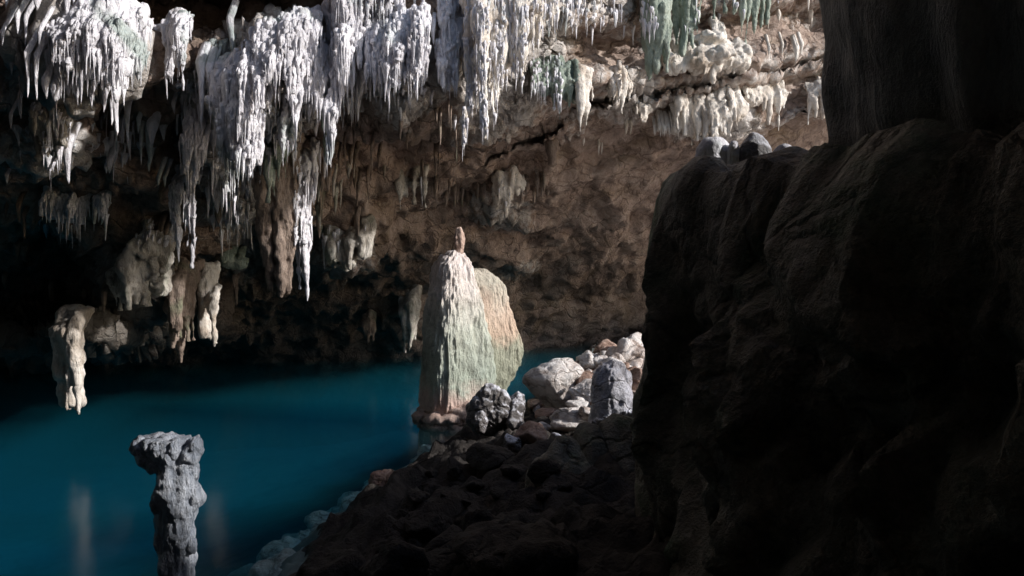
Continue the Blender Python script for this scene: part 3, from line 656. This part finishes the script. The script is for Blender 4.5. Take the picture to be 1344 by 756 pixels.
for s in [(822, 165, 178, 5), (828, 163, 178, 4), (786, 190, 204, 3), (790, 192, 203, 3), (766, 185, 192, 3)]: single(*s, W_, L8, 'small stalactites beside the apron')
L9 = 'cream stalactite on the upper right wall near the hanging rock'
for i in range(22):
    px = rng.uniform(1000, 1110); pt = rng.choice([-4, 20, 60, 118]) + rng.uniform(-3, 3); single(px, pt, pt + rng.uniform(8, 20), rng.uniform(3, 6), W_, L9, 'stalactites on the upper right wall')
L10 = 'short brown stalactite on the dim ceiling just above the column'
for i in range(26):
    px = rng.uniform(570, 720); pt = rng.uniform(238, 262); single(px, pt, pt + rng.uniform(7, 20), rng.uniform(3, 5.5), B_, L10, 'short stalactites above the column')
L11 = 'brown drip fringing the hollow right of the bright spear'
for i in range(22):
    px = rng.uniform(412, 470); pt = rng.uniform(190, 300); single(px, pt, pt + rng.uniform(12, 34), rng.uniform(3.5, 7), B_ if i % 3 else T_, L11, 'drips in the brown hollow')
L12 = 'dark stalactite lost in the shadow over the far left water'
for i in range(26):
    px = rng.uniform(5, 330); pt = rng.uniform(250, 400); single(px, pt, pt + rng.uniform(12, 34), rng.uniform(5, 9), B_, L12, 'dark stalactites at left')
L13 = 'small white stalactite between the serrated ledge and the carrot shaped one'
for i in range(26):
    px = rng.uniform(330, 432); pt = rng.uniform(110, 215); single(px, pt, pt + rng.uniform(12, 36), rng.uniform(4, 8), C if i % 4 else G_, L13, 'white stalactites above the dark slab')
fine = []
AV = [V for V, f in FB]; AF = []; kk = 0
for V_, f_ in FB: AF += (f_ + kk).tolist(); kk += len(V_)
fbvh = BVHTree.FromPolygons(np.concatenate(AV).tolist(), AF)
tries = 0
while len(fine) < 2700 and tries < 22000:
    tries += 1
    if tries % 5 > 2: px = rng.uniform(440, 860); py = rng.uniform(-5, 200)
    elif tries % 5: px = rng.uniform(60, 450); py = rng.uniform(20, 320)
    else: px = rng.uniform(0, 1110); py = rng.uniform(-5, 300)
    vx, yy, zz = ray(px, py); dr = Vector((float(vx), float(yy), float(zz))).normalized()
    hw_ = bvh.ray_cast(Vector(CAM), dr); hf = fbvh.ray_cast(Vector(CAM), dr)
    if hw_[0] is None: continue
    j = np.argmin(np.abs(pxs - px)) + np.argmin(np.abs(pys - py)) * len(pxs)
    onf = hf[0] is not None and hf[3] < hw_[3] + .1
    if not onf and dep[j] < .35 + .3 * rng.rand(): continue
    if (onf and px > 860 and py > 40) or (738 < px < 862 and py > 42) or (332 < px < 386 and py > 205) or (px > 560 and py > 40 and not onf): continue
    p = np.array(hf[0] if onf else hw_[0]); p[1] -= .02
    sc_ = 1 if px < 560 else .7
    L_ = (4 + 34 * rng.rand() ** 1.7) * sc_ * p[1] / F; R__ = (.8 + 2.4 * rng.rand() ** 2) * sc_ * p[1] / F * (.8 if onf else 1.1)
    fine.append(drip(p, L_, R__, seg=6, seed=rng.rand() * 50, up=.05, blunt=.12, lump=.4, flare=.5, bend=.05))
Vs_, Fs_, k_ = [], [], 0
for a_v, a_f in fine:
    Vs_.append(a_v); Fs_ += [tuple(int(i) + k_ for i in f) for f in a_f]; k_ += len(a_v)
o = build('small_stalactites', np.concatenate(Vs_), Fs_, C, origin=(-3, 9.5, 6)); struct(o, 'stuff')
tag(o, 'dense carpet of tiny white spikes covering the bright ceiling rock', 'small stalactites')
single(724, 188, 220, 15, B_, 'short blunt dark stub on the brown wall above the column', None, off=.2, blunt=.8)

# ------------------------------------------------------------ flowstone column in the water
Yc = 13.2
def lobe(outline, Y, ang, thick, zb=-2.9, seed=0., flut=.07, n=220, dz=.03, lean=None):
    """outline: [(py, left px, right px)] ; cross-section = rounded slab turned by ang"""
    zs_, L, R = [], [], []
    for (py, l, r) in outline:
        a = at(l, py, Y); b = at(r, py, Y); zs_.append(a[2]); L.append(a[0]); R.append(b[0])
    o = np.argsort(zs_); zs_ = np.array(zs_)[o]; L = np.array(L)[o]; R = np.array(R)[o]
    z = np.arange(max(zb, -2.9), zs_[-1], dz); z = np.append(z, zs_[-1])
    l = np.interp(z, zs_, L); r = np.interp(z, zs_, R)
    k = np.hanning(7)[1:-1]; k /= k.sum()
    l = np.convolve(np.pad(l, 2, mode='edge'), k, 'valid'); r = np.convolve(np.pad(r, 2, mode='edge'), k, 'valid')
    c = (l + r) / 2; hw = (r - l) / 2
    t = np.linspace(0, 2 * math.pi, n, endpoint=False)
    p = .55
    cx = np.sign(np.cos(t)) * np.abs(np.cos(t)) ** p; sy = np.sign(np.sin(t)) * np.abs(np.sin(t)) ** p
    th = thick * np.minimum(1, hw / hw.max() * 1.3)
    ca, sa = math.cos(ang), math.sin(ang)
    # turned slab, rescaled so its width seen from the front is still 2*hw
    U = cx[None, :] * hw[:, None]; W = sy[None, :] * th[:, None]
    XX = U * ca - W * sa; YY = U * sa + W * ca
    wd = np.abs(XX).max(1); XX = XX * (hw / wd)[:, None]
    Vv = np.stack([c[:, None] + XX, Y + YY, np.repeat(z[:, None], n, 1)], -1).reshape(-1, 3)
    Ff = gridfaces(len(z), n, True)
    i0 = len(Vv); Vv = np.concatenate([Vv, [[c[-1], Y, z[-1] + .03], [c[0], Y, z[0]]]])
    b = (len(z) - 1) * n
    ex = [(b + i, b + (i + 1) % n, i0, i0) for i in range(n)]
    nr = normals(Vv, Ff)
    Vv = Vv + nr * (flut * .55 * ridged(Vv, 5.5, 2, seed=seed + 1, zs=.09) * .5 + flut * .55 * ridged(Vv, 11, 2, seed=seed + 7, zs=.12) * .9
                    + .05 * fbm(Vv, 1.6, 3, seed=seed + 2, zs=.8) + .02 * fbm(Vv, 13, 3, seed=seed + 3, zs=.7) + .010 * ridged(Vv, 21, 2, seed=seed + 5, zs=.14) - flut * .6)[:, None]
    faces = [tuple(f) for f in Ff.tolist()] + [(f[0], f[1], f[2]) for f in ex]
    return Vv, faces
base = at(612, 548, Yc); base[2] = gnd(base[0], Yc) - .05
colr = empty('flowstone_column', (base[0], Yc, base[2]), 'tall white and green fluted flowstone column standing in the pool', 'rock column')
V1, F1 = lobe([(330, 590, 606), (338, 578, 614), (350, 570, 621), (370, 567, 624), (400, 560, 632), (440, 556, 640), (480, 553, 648), (520, 552, 650), (548, 552, 640), (700, 550, 645)], Yc, math.radians(38), .5, seed=3)
build('shaft', V1, F1, M['column'], origin=(base[0], Yc, base[2]), parent=colr)
V2, F2 = lobe([(354, 612, 634), (360, 606, 648), (368, 600, 657), (378, 600, 664), (395, 598, 669), (420, 598, 675), (440, 600, 681), (460, 600, 684), (480, 600, 681), (500, 600, 672), (520, 604, 660), (548, 604, 640), (700, 606, 636)], Yc + .42, math.radians(24), .34, seed=13, flut=.035)
o = build('side_lobe', V2, F2, M['column_tan'], origin=(base[0], Yc, base[2]), parent=colr); o['label'] = 'tan rounded lobe on the right side'
# finial
a = at(604, 338, Yc); Vb = []
f1 = blob(at(603, 314, Yc), (.085, .085, .2), 4, .25, 2.5); f2 = blob(at(603, 332, Yc), (.06, .06, .12), 3, .2, 3); f3 = blob(at(603, 342, Yc), (.13, .12, .1), 3, .2, 3)
Vf, Ff = remesh([f1, f2, f3], .018); Vf = laplace(Vf, Ff, 2); Vf += normals(Vf, Ff) * (.018 * ridged(Vf, 12, 2, zs=.3))[:, None]
o = build('finial', Vf, Ff, M['finial'], origin=a, parent=colr); o['label'] = 'small pink knob on the very top'
# foot shelf at the waterline
Vs, Fs = blob(at(604, 548, Yc - .25), (.72, .45, .28), 5, .3, 2.5)
Vs += normals(Vs, Fs) * (.05 * ridged(Vs, 5, 3, zs=1.6))[:, None]
o = build('foot', Vs, Fs, M['finial'], origin=(base[0], Yc, base[2]), parent=colr); o['label'] = 'pinkish eroded foot at the waterline'

# ------------------------------------------------------------ broken stalagmite post at lower left
Yp = 6.3
prof = [(756, 205, 259), (740, 204, 262), (715, 203, 258), (700, 200, 262), (680, 199, 266), (660, 197, 271), (645, 196, 269), (625, 197, 265), (610, 196, 262), (600, 190, 262), (590, 186, 262), (582, 184, 260), (575, 190, 256)]
zb = at(230, 756, Yp)[2]
bx = at(231, 700, Yp)
gpz = gnd(bx[0], Yp)
def tube(outline, Y, zb, seed, n=140, dz=.012):
    zs_, L, R = [], [], []
    for (py, l, r) in outline: a = at(l, py, Y); b = at(r, py, Y); zs_.append(a[2]); L.append(a[0]); R.append(b[0])
    o = np.argsort(zs_); zs_ = np.array(zs_)[o]; L = np.array(L)[o]; R = np.array(R)[o]
    z = np.append(np.arange(zb, zs_[-1], dz), zs_[-1])
    l = np.interp(z, zs_, L); r = np.interp(z, zs_, R); c = (l + r) / 2; h = (r - l) / 2 * .74
    c = np.where(z < zs_[0], c + 0, c); h = h * (1 + .25 * np.clip((zs_[0] - z), 0, 2))
    t = np.linspace(0, 2 * math.pi, n, endpoint=False)
    Vv = np.stack([c[:, None] + h[:, None] * np.cos(t), Y + h[:, None] * np.sin(t), np.repeat(z[:, None], n, 1)], -1).reshape(-1, 3)
    Ff = gridfaces(len(z), n, True); nr = normals(Vv, Ff)
    Vv = Vv + nr * (.035 * ridged(Vv, 5, 2, seed=seed, zs=.35) + .035 * fbm(Vv, 5, 3, seed=seed + 4) + .012 * ridged(Vv, 16, 2, seed=seed + 6, zs=.5) - .03)[:, None]
    k = len(Vv); Vv = np.concatenate([Vv, [[c[-1], Y, z[-1]]]]); b = (len(z) - 1) * n
    return Vv, [tuple(f) for f in Ff.tolist()] + [(b + i, b + (i + 1) % n, k) for i in range(n)]
post = empty('broken_stalagmite', (bx[0], Yp, gpz), 'wet grey broken stalagmite post rising from the water at lower left', 'stalagmite')
Vq, Fq = tube(prof, Yp, gpz - .1, 81)
build('shaft', Vq, Fq, M['wet'], origin=(bx[0], Yp, gpz), parent=post)
kn = []
for (px, py, rx, ry, rz, dy) in [(184, 586, 10, 16, 13, -.02), (190, 600, 9, 14, 12, -.02), (196, 580, 12, 16, 9, .04), (208, 576, 11, 14, 8, .07), (222, 578, 10, 14, 10, .05), (230, 588, 8, 12, 14, -.1), (203, 606, 12, 16, 15, 0.0), (257, 584, 7, 12, 12, -.05), (252, 596, 10, 16, 15, -.04), (244, 582, 8, 12, 7, .1), (228, 608, 18, 18, 17, .0), (247, 612, 12, 15, 14, -.02), (262, 590, 4, 7, 9, 0)]:
    c = at(px, py, Yp + dy); s = Yp / F
    kn.append(blob(c, (rx * s, ry * s, rz * s), 4, .35, 2.2))
Vk, Fk = remesh(kn, .011); Vk = laplace(Vk, Fk, 2)
Vk += normals(Vk, Fk) * (.012 * fbm(Vk, 9, 3) + .008 * ridged(Vk, 20, 2) * .6)[:, None]
o = build('crown', Vk, Fk, M['wet'], origin=at(226, 590, Yp), parent=post); o['label'] = 'flared knobbly broken top'
for (px, py, rx, rz, side) in [(257, 650, 8, 15, -.03), (206, 662, 8, 13, -.04), (251, 716, 7, 12, -.04), (253, 618, 8, 13, 0), (211, 712, 8, 12, -.04)]:
    c = at(px, py, Yp + side); s = Yp / F; Vv, Ff = blob(c, (rx * s, rx * s * 1.3, rz * s), 3, .3, 2.5)
    build('nodule', Vv, Ff, M['wet'], origin=c, parent=post)

# ------------------------------------------------------------ boulders and stones
def boulder(c, r, seed, cuts=9, sub=5, rough=.05, sharp=14, rot=None):
    V, Fc = ico(sub); rs = np.random.RandomState(int(seed * 13) + 5)
    n = rs.normal(size=(cuts, 3)); n /= np.linalg.norm(n, axis=1)[:, None]; dd = rs.uniform(.42, .84, cuts)
    q = (V @ n.T) / dd                                     # >0 side
    q = np.maximum(q, 1e-3); s = (np.concatenate([q, np.full((len(V), 1), .86)], 1) ** sharp).sum(1) ** (1 / sharp)
    P = V / s[:, None]
    P = P * np.asarray(r)
    P = P + np.asarray(c)
    m = float(np.min(r))
    N = normals(P, Fc)
    P = P + N * (m * rough * 2.2 * fbm(P, 1.2 / m, 3, seed=seed) + m * rough * 1.2 * ridged(P, 3.5 / m, 3, seed=seed + 2) * .5 + m * rough * .5 * fbm(P, 9 / m, 3, seed=seed + 3))[:, None]
    return P, Fc
def put_boulder(px, py, wpx, hpx, Y, mat, label, group='boulders on the shore', seed=1., sharp=26, rough=.05, name='boulder', cat='boulder', cuts=9, sub=5, dm=1.0, z=None):
    c = at(px, py, Y); s = Y / F
    P, Fc = boulder(c, (wpx * s / 2 * 1.1, max(wpx, hpx) * s / 2 * dm, hpx * s / 2 * 1.15), seed, cuts, sub, rough, sharp)
    o = build(name, P, Fc, mat, origin=(c[0], c[1], P[:, 2].min()))
    return tag(o, label, cat, group)
BO, BB, BG = M['boulder'], M['boulder_brown'], M['capped']
pb = put_boulder
pb(730, 512, 74, 62, 11.2, BO, 'large flat topped pale boulder right of the column, dark on its left', seed=3, name='boulder')
pb(768, 520, 44, 40, 10.6, BO, 'brown faced angular block leaning on the large flat topped boulder', seed=5)
pb(777, 478, 46, 40, 12.6, BO, 'rounded pitted pale boulder behind the large flat topped one', seed=7, sharp=8, rough=.12)
pb(800, 462, 40, 24, 13.6, BB, 'brown slab at the back of the boulder pile near the water', seed=9)
pb(828, 455, 30, 34, 13.2, BO, 'white block at the upper back corner of the pile beside the wall', seed=11)
pb(836, 476, 30, 26, 12.2, BO, 'small pale block under the upper corner block', seed=12)
pb(752, 486, 22, 10, 13.2, BO, 'flat pale stone sticking out towards the back water', seed=14)
pb(812, 482, 34, 24, 12.0, BO, 'pale wedge between the pitted boulder and the wall', seed=15)
pb(740, 549, 54, 32, 9.8, BO, 'low bright stone below the large flat topped boulder', seed=17)
pb(838, 500, 34, 34, 10.5, BB, 'brown rounded boulder right of the stalagmite stump', seed=19, sharp=7)
pb(768, 500, 26, 26, 11.4, BO, 'small pale stone wedged in the middle of the pile', seed=20)
pb(834, 520, 30, 18, 9.6, BO, 'pale stone at the wall end of the pile', seed=21)
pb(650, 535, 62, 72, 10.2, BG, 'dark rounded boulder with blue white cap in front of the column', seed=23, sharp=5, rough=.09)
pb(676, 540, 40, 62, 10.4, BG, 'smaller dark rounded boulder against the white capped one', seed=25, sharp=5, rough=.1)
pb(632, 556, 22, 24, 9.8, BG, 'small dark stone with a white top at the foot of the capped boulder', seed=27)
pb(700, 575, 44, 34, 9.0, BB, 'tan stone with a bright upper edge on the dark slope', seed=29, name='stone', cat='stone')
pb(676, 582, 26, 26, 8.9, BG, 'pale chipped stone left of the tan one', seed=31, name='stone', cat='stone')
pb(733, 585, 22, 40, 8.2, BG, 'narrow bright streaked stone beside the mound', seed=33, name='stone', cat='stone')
pb(524, 642, 66, 46, 9.3, BB, 'reddish brown boulder at the water edge lit on its left', seed=35, sharp=8, rough=.1, dm=.8)
pb(597, 610, 30, 12, 10.0, BB, 'flat brown stone at the shore behind the reddish boulder', seed=37, name='stone', cat='stone')
pb(487, 683, 16, 10, 8.3, BG, 'tiny grey stone on the shore in front of the reddish boulder', seed=39, name='stone', cat='stone', sub=4)
pb(560, 620, 20, 10, 10.0, BG, 'small grey stone just behind the reddish boulder', seed=41, name='stone', cat='stone', sub=4)
# stones lying in the shallow water
sub_spots = [(585, 572, 70, 16, 11.8), (548, 590, 60, 24, 11.2), (560, 566, 40, 16, 12.4), (515, 606, 60, 22, 10.5), (470, 620, 60, 26, 10.1), (435, 664, 60, 40, 8.7), (400, 690, 70, 50, 8.2), (450, 700, 50, 40, 8.0), (395, 725, 60, 40, 7.6), (500, 585, 40, 20, 11.6), (540, 548, 36, 20, 13.2), (610, 560, 40, 12, 12.2)]
for i, (px, py, w_, h_, Y) in enumerate(sub_spots):
    a = at(px, py, Y); x, y = a[0], Y; z = min(gnd(x, y) + .05, -.45)
    s = Y / F
    P, Fc = boulder((x, y, z), (w_ * s * .5, w_ * s * .5, .22), 60 + i, 9, 4, .09, 7)
    P[:, 2] = np.minimum(P[:, 2], P[:, 2] * 1)
    o = build('submerged_stone', P, Fc, BO, origin=(x, y, P[:, 2].min()))
    tag(o, 'pale stone lying under the shallow water along the shore', 'stone', 'submerged stones along the shore')
for i in range(90):
    y = rng.uniform(6.4, 13.0); dx = .15 - rng.uniform(0, 1.9); x = float(shore(y)) + dx
    z = gnd(x, y); r = rng.uniform(.1, .34)
    P, Fc = boulder((x, y, min(z + .05, -.2 - r * .62)), (r, r * rng.uniform(.7, 1.2), r * .6), 160 + i, 9, 4, .07, 12)
    o = build('submerged_stone', P, Fc, BO, origin=(x, y, P[:, 2].min()))
    tag(o, 'pale stone lying under the shallow water along the shore', 'stone', 'submerged stones along the shore')
# dark slope rocks
k = 0
for i in range(70):
    px = rng.uniform(430, 740); py = rng.uniform(590, 760)
    if px < 640 - (py - 560) * 1.15: continue
    vx, yy, zz = ray(px, py)
    h = gbvh.ray_cast(Vector(CAM), Vector((float(vx), float(yy), float(zz))).normalized())
    if h[0] is None: continue
    r = .05 + .26 * rng.rand() ** 2.2
    P, Fc = boulder((h[0].x, h[0].y, h[0].z), (r, r * rng.uniform(.8, 1.2), r * rng.uniform(.5, .9)), 100 + i, 9, 4, .07, 22)
    o = build('stone', P, Fc, M['ground'], origin=(h[0].x, h[0].y, P[:, 2].min())); k += 1
    tag(o, 'dark stone lying in shadow on the rocky slope at bottom centre', 'stone', 'dark stones on the shaded slope')
# stones filling the lit pile
for i in range(120):
    px = rng.uniform(690, 845); py = rng.uniform(470, 545)
    if py < 560 - (px - 600) * .5: continue
    vx, yy, zz = ray(px, py)
    h = gbvh.ray_cast(Vector(CAM), Vector((float(vx), float(yy), float(zz))).normalized())
    if h[0] is None or h[0].y > 14.5: continue
    r = rng.uniform(.05, .17)
    P, Fc = boulder((h[0].x, h[0].y, h[0].z + r * .3), (r, r, r * .8), 200 + i, 9, 4, .06, 24)
    o = build('stone', P, Fc, BO if i % 3 else BB, origin=(h[0].x, h[0].y, P[:, 2].min()))
    tag(o, 'small pale stone among the sunlit boulders right of the column', 'stone', 'small stones in the sunlit pile')

for i in range(100):
    x = rng.uniform(.25, 2.3); y = rng.uniform(9.3, 13.2); r = .08 + .17 * rng.rand() ** 1.6
    if x < .3 + (y - 9.3) * .05: continue
    z = gnd(x, y) + r * .4 + rng.uniform(0, .25) * (x > .8)
    if z < .1: continue
    P, Fc = boulder((x, y, z), (r * rng.uniform(.9, 1.4), r, r * rng.uniform(.6, .95)), 300 + i, 9, 4, .06, 26)
    o = build('stone', P, Fc, BO if i % 4 else BB, origin=(x, y, P[:, 2].min()))
    tag(o, 'small pale stone among the sunlit boulders right of the column', 'stone', 'small stones in the sunlit pile')
# flowstone mound with the round stump on it
Ym = 7.3
mp = [blob(at(822, 700, Ym), (.52, .6, 1.05), 5, .2, 1.2), blob(at(775, 680, 7.1), (.24, .35, .8), 5, .2, 1.5), blob(at(835, 610, 7.5), (.34, .4, .36), 4, .2, 1.5), blob(at(735, 700, 6.6), (.3, .4, .8), 4, .3, 1.5)]
Vm, Fm = remesh(mp, .03); Vm = laplace(Vm, Fm, 3)
Vm += normals(Vm, Fm) * (.07 * ridged(Vm, 2.6, 2, seed=91, zs=.3) + .03 * fbm(Vm, 6, 3, seed=92, zs=.5))[:, None]
o = build('flowstone_mound', Vm, Fm, M['dark'], origin=(at(800, 660, Ym)[0], Ym, 0.5)); tag(o, 'dark streaked flowstone mound at bottom centre against the right wall', 'flowstone mound')
Ys = 8.7
def stump(px, pt, pb_, wpx, Y, mat, label, name='stalagmite', group=None, lean=0, seed=1., n=90, tp=.82):
    a = at(px, pt, Y); b = at(px, pb_, Y); R = wpx / F * Y * .5; H = a[2] - b[2]
    t = np.linspace(-.5, 1, 90)
    pr = np.where(t < .55, 1 + (1 - tp) * (.55 - t), np.sqrt(np.clip(1 - ((t - .55) / .45) ** 2, 0, 1))) * R
    th = np.linspace(0, 2 * math.pi, n, endpoint=False)
    V = np.stack([a[0] + lean * t[:, None] * H + pr[:, None] * np.cos(th), Y + pr[:, None] * np.sin(th), np.repeat((b[2] + t * H)[:, None], n, 1)], -1).reshape(-1, 3)
    Ff = gridfaces(len(t), n, True); N = normals(V, Ff)
    V = V + N * (R * .12 * fbm(V, .9 / R, 3, seed=seed) + R * .09 * ridged(V, 2.4 / R, 2, seed=seed + 2, zs=.35))[:, None]
    o = build(name, V, Ff, mat, origin=(a[0], Y, b[2])); return tag(o, label, 'stalagmite', group)
stump(804, 474, 545, 50, Ys, M['boulder_grey'], 'round topped pitted stalagmite stump on the mound, lit from the right', seed=4.)
for i, (px, py, w_, h_, Y, sd) in enumerate([(800, 552, 46, 26, 8.5, 50), (830, 545, 36, 30, 8.5, 51)]):
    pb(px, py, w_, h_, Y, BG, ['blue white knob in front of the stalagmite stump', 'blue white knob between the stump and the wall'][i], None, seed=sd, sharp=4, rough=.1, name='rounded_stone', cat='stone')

# stones standing on the shelf of the near wall
def wtop(px, Y):
    x = at(px, 200, Y)[0]; h = wbvh.ray_cast(Vector((x, Y, 12)), Vector((0, 0, -1)))
    return h[0].z if h[0] is not None else 3.8
for (px, w_, h_, Y, lab, mt, tp) in [
    (990, 44, 46, 4.6, 'tallest cone shaped stone on the shelf, rimmed with light', BG, .6), (936, 50, 22, 4.7, 'low rounded stone at the left end of the shelf', C, .7),
    (962, 20, 20, 4.6, 'small pale pebble like stump left of the tallest cone', C, .7), (1030, 40, 15, 4.4, 'flat stone with a bright edge right of the tallest cone', C, .7),
    (1124, 52, 40, 3.8, 'dark rounded stone under the hanging rock', M['dark'], .7), (1085, 30, 18, 4.2, 'small dark bump on the shelf left of the hanging rock', M['dark'], .7)]:
    x = at(px, 200, Y)[0]; zt = wtop(px, Y); R = w_ / F * Y * .55; H = h_ / F * Y * (2.2 if mt is C else 1.25)
    t = np.linspace(-.4, 1, 70); th = np.linspace(0, 2 * math.pi, 80, endpoint=False)
    pr = np.sqrt(np.clip(1 - np.clip(t, 0, 1) ** 2.0, 0, 1)) ** (1.15 if tp < .65 else .8) * R * (1 + .3 * np.clip(.2 - t, 0, 1))
    V = np.stack([x + pr[:, None] * np.cos(th), Y + pr[:, None] * np.sin(th), np.repeat((zt - .03 + t * H)[:, None], 80, 1)], -1).reshape(-1, 3)
    Ff = gridfaces(70, 80, True); V += normals(V, Ff) * (R * .14 * fbm(V, .8 / R, 3, seed=px * .1))[:, None]
    tag(build('shelf_stone', V, Ff, mt, origin=(x, Y, zt)), lab, 'stone', 'stones on the shelf')
print('stalactites', count, 'objects', len(bpy.data.objects))
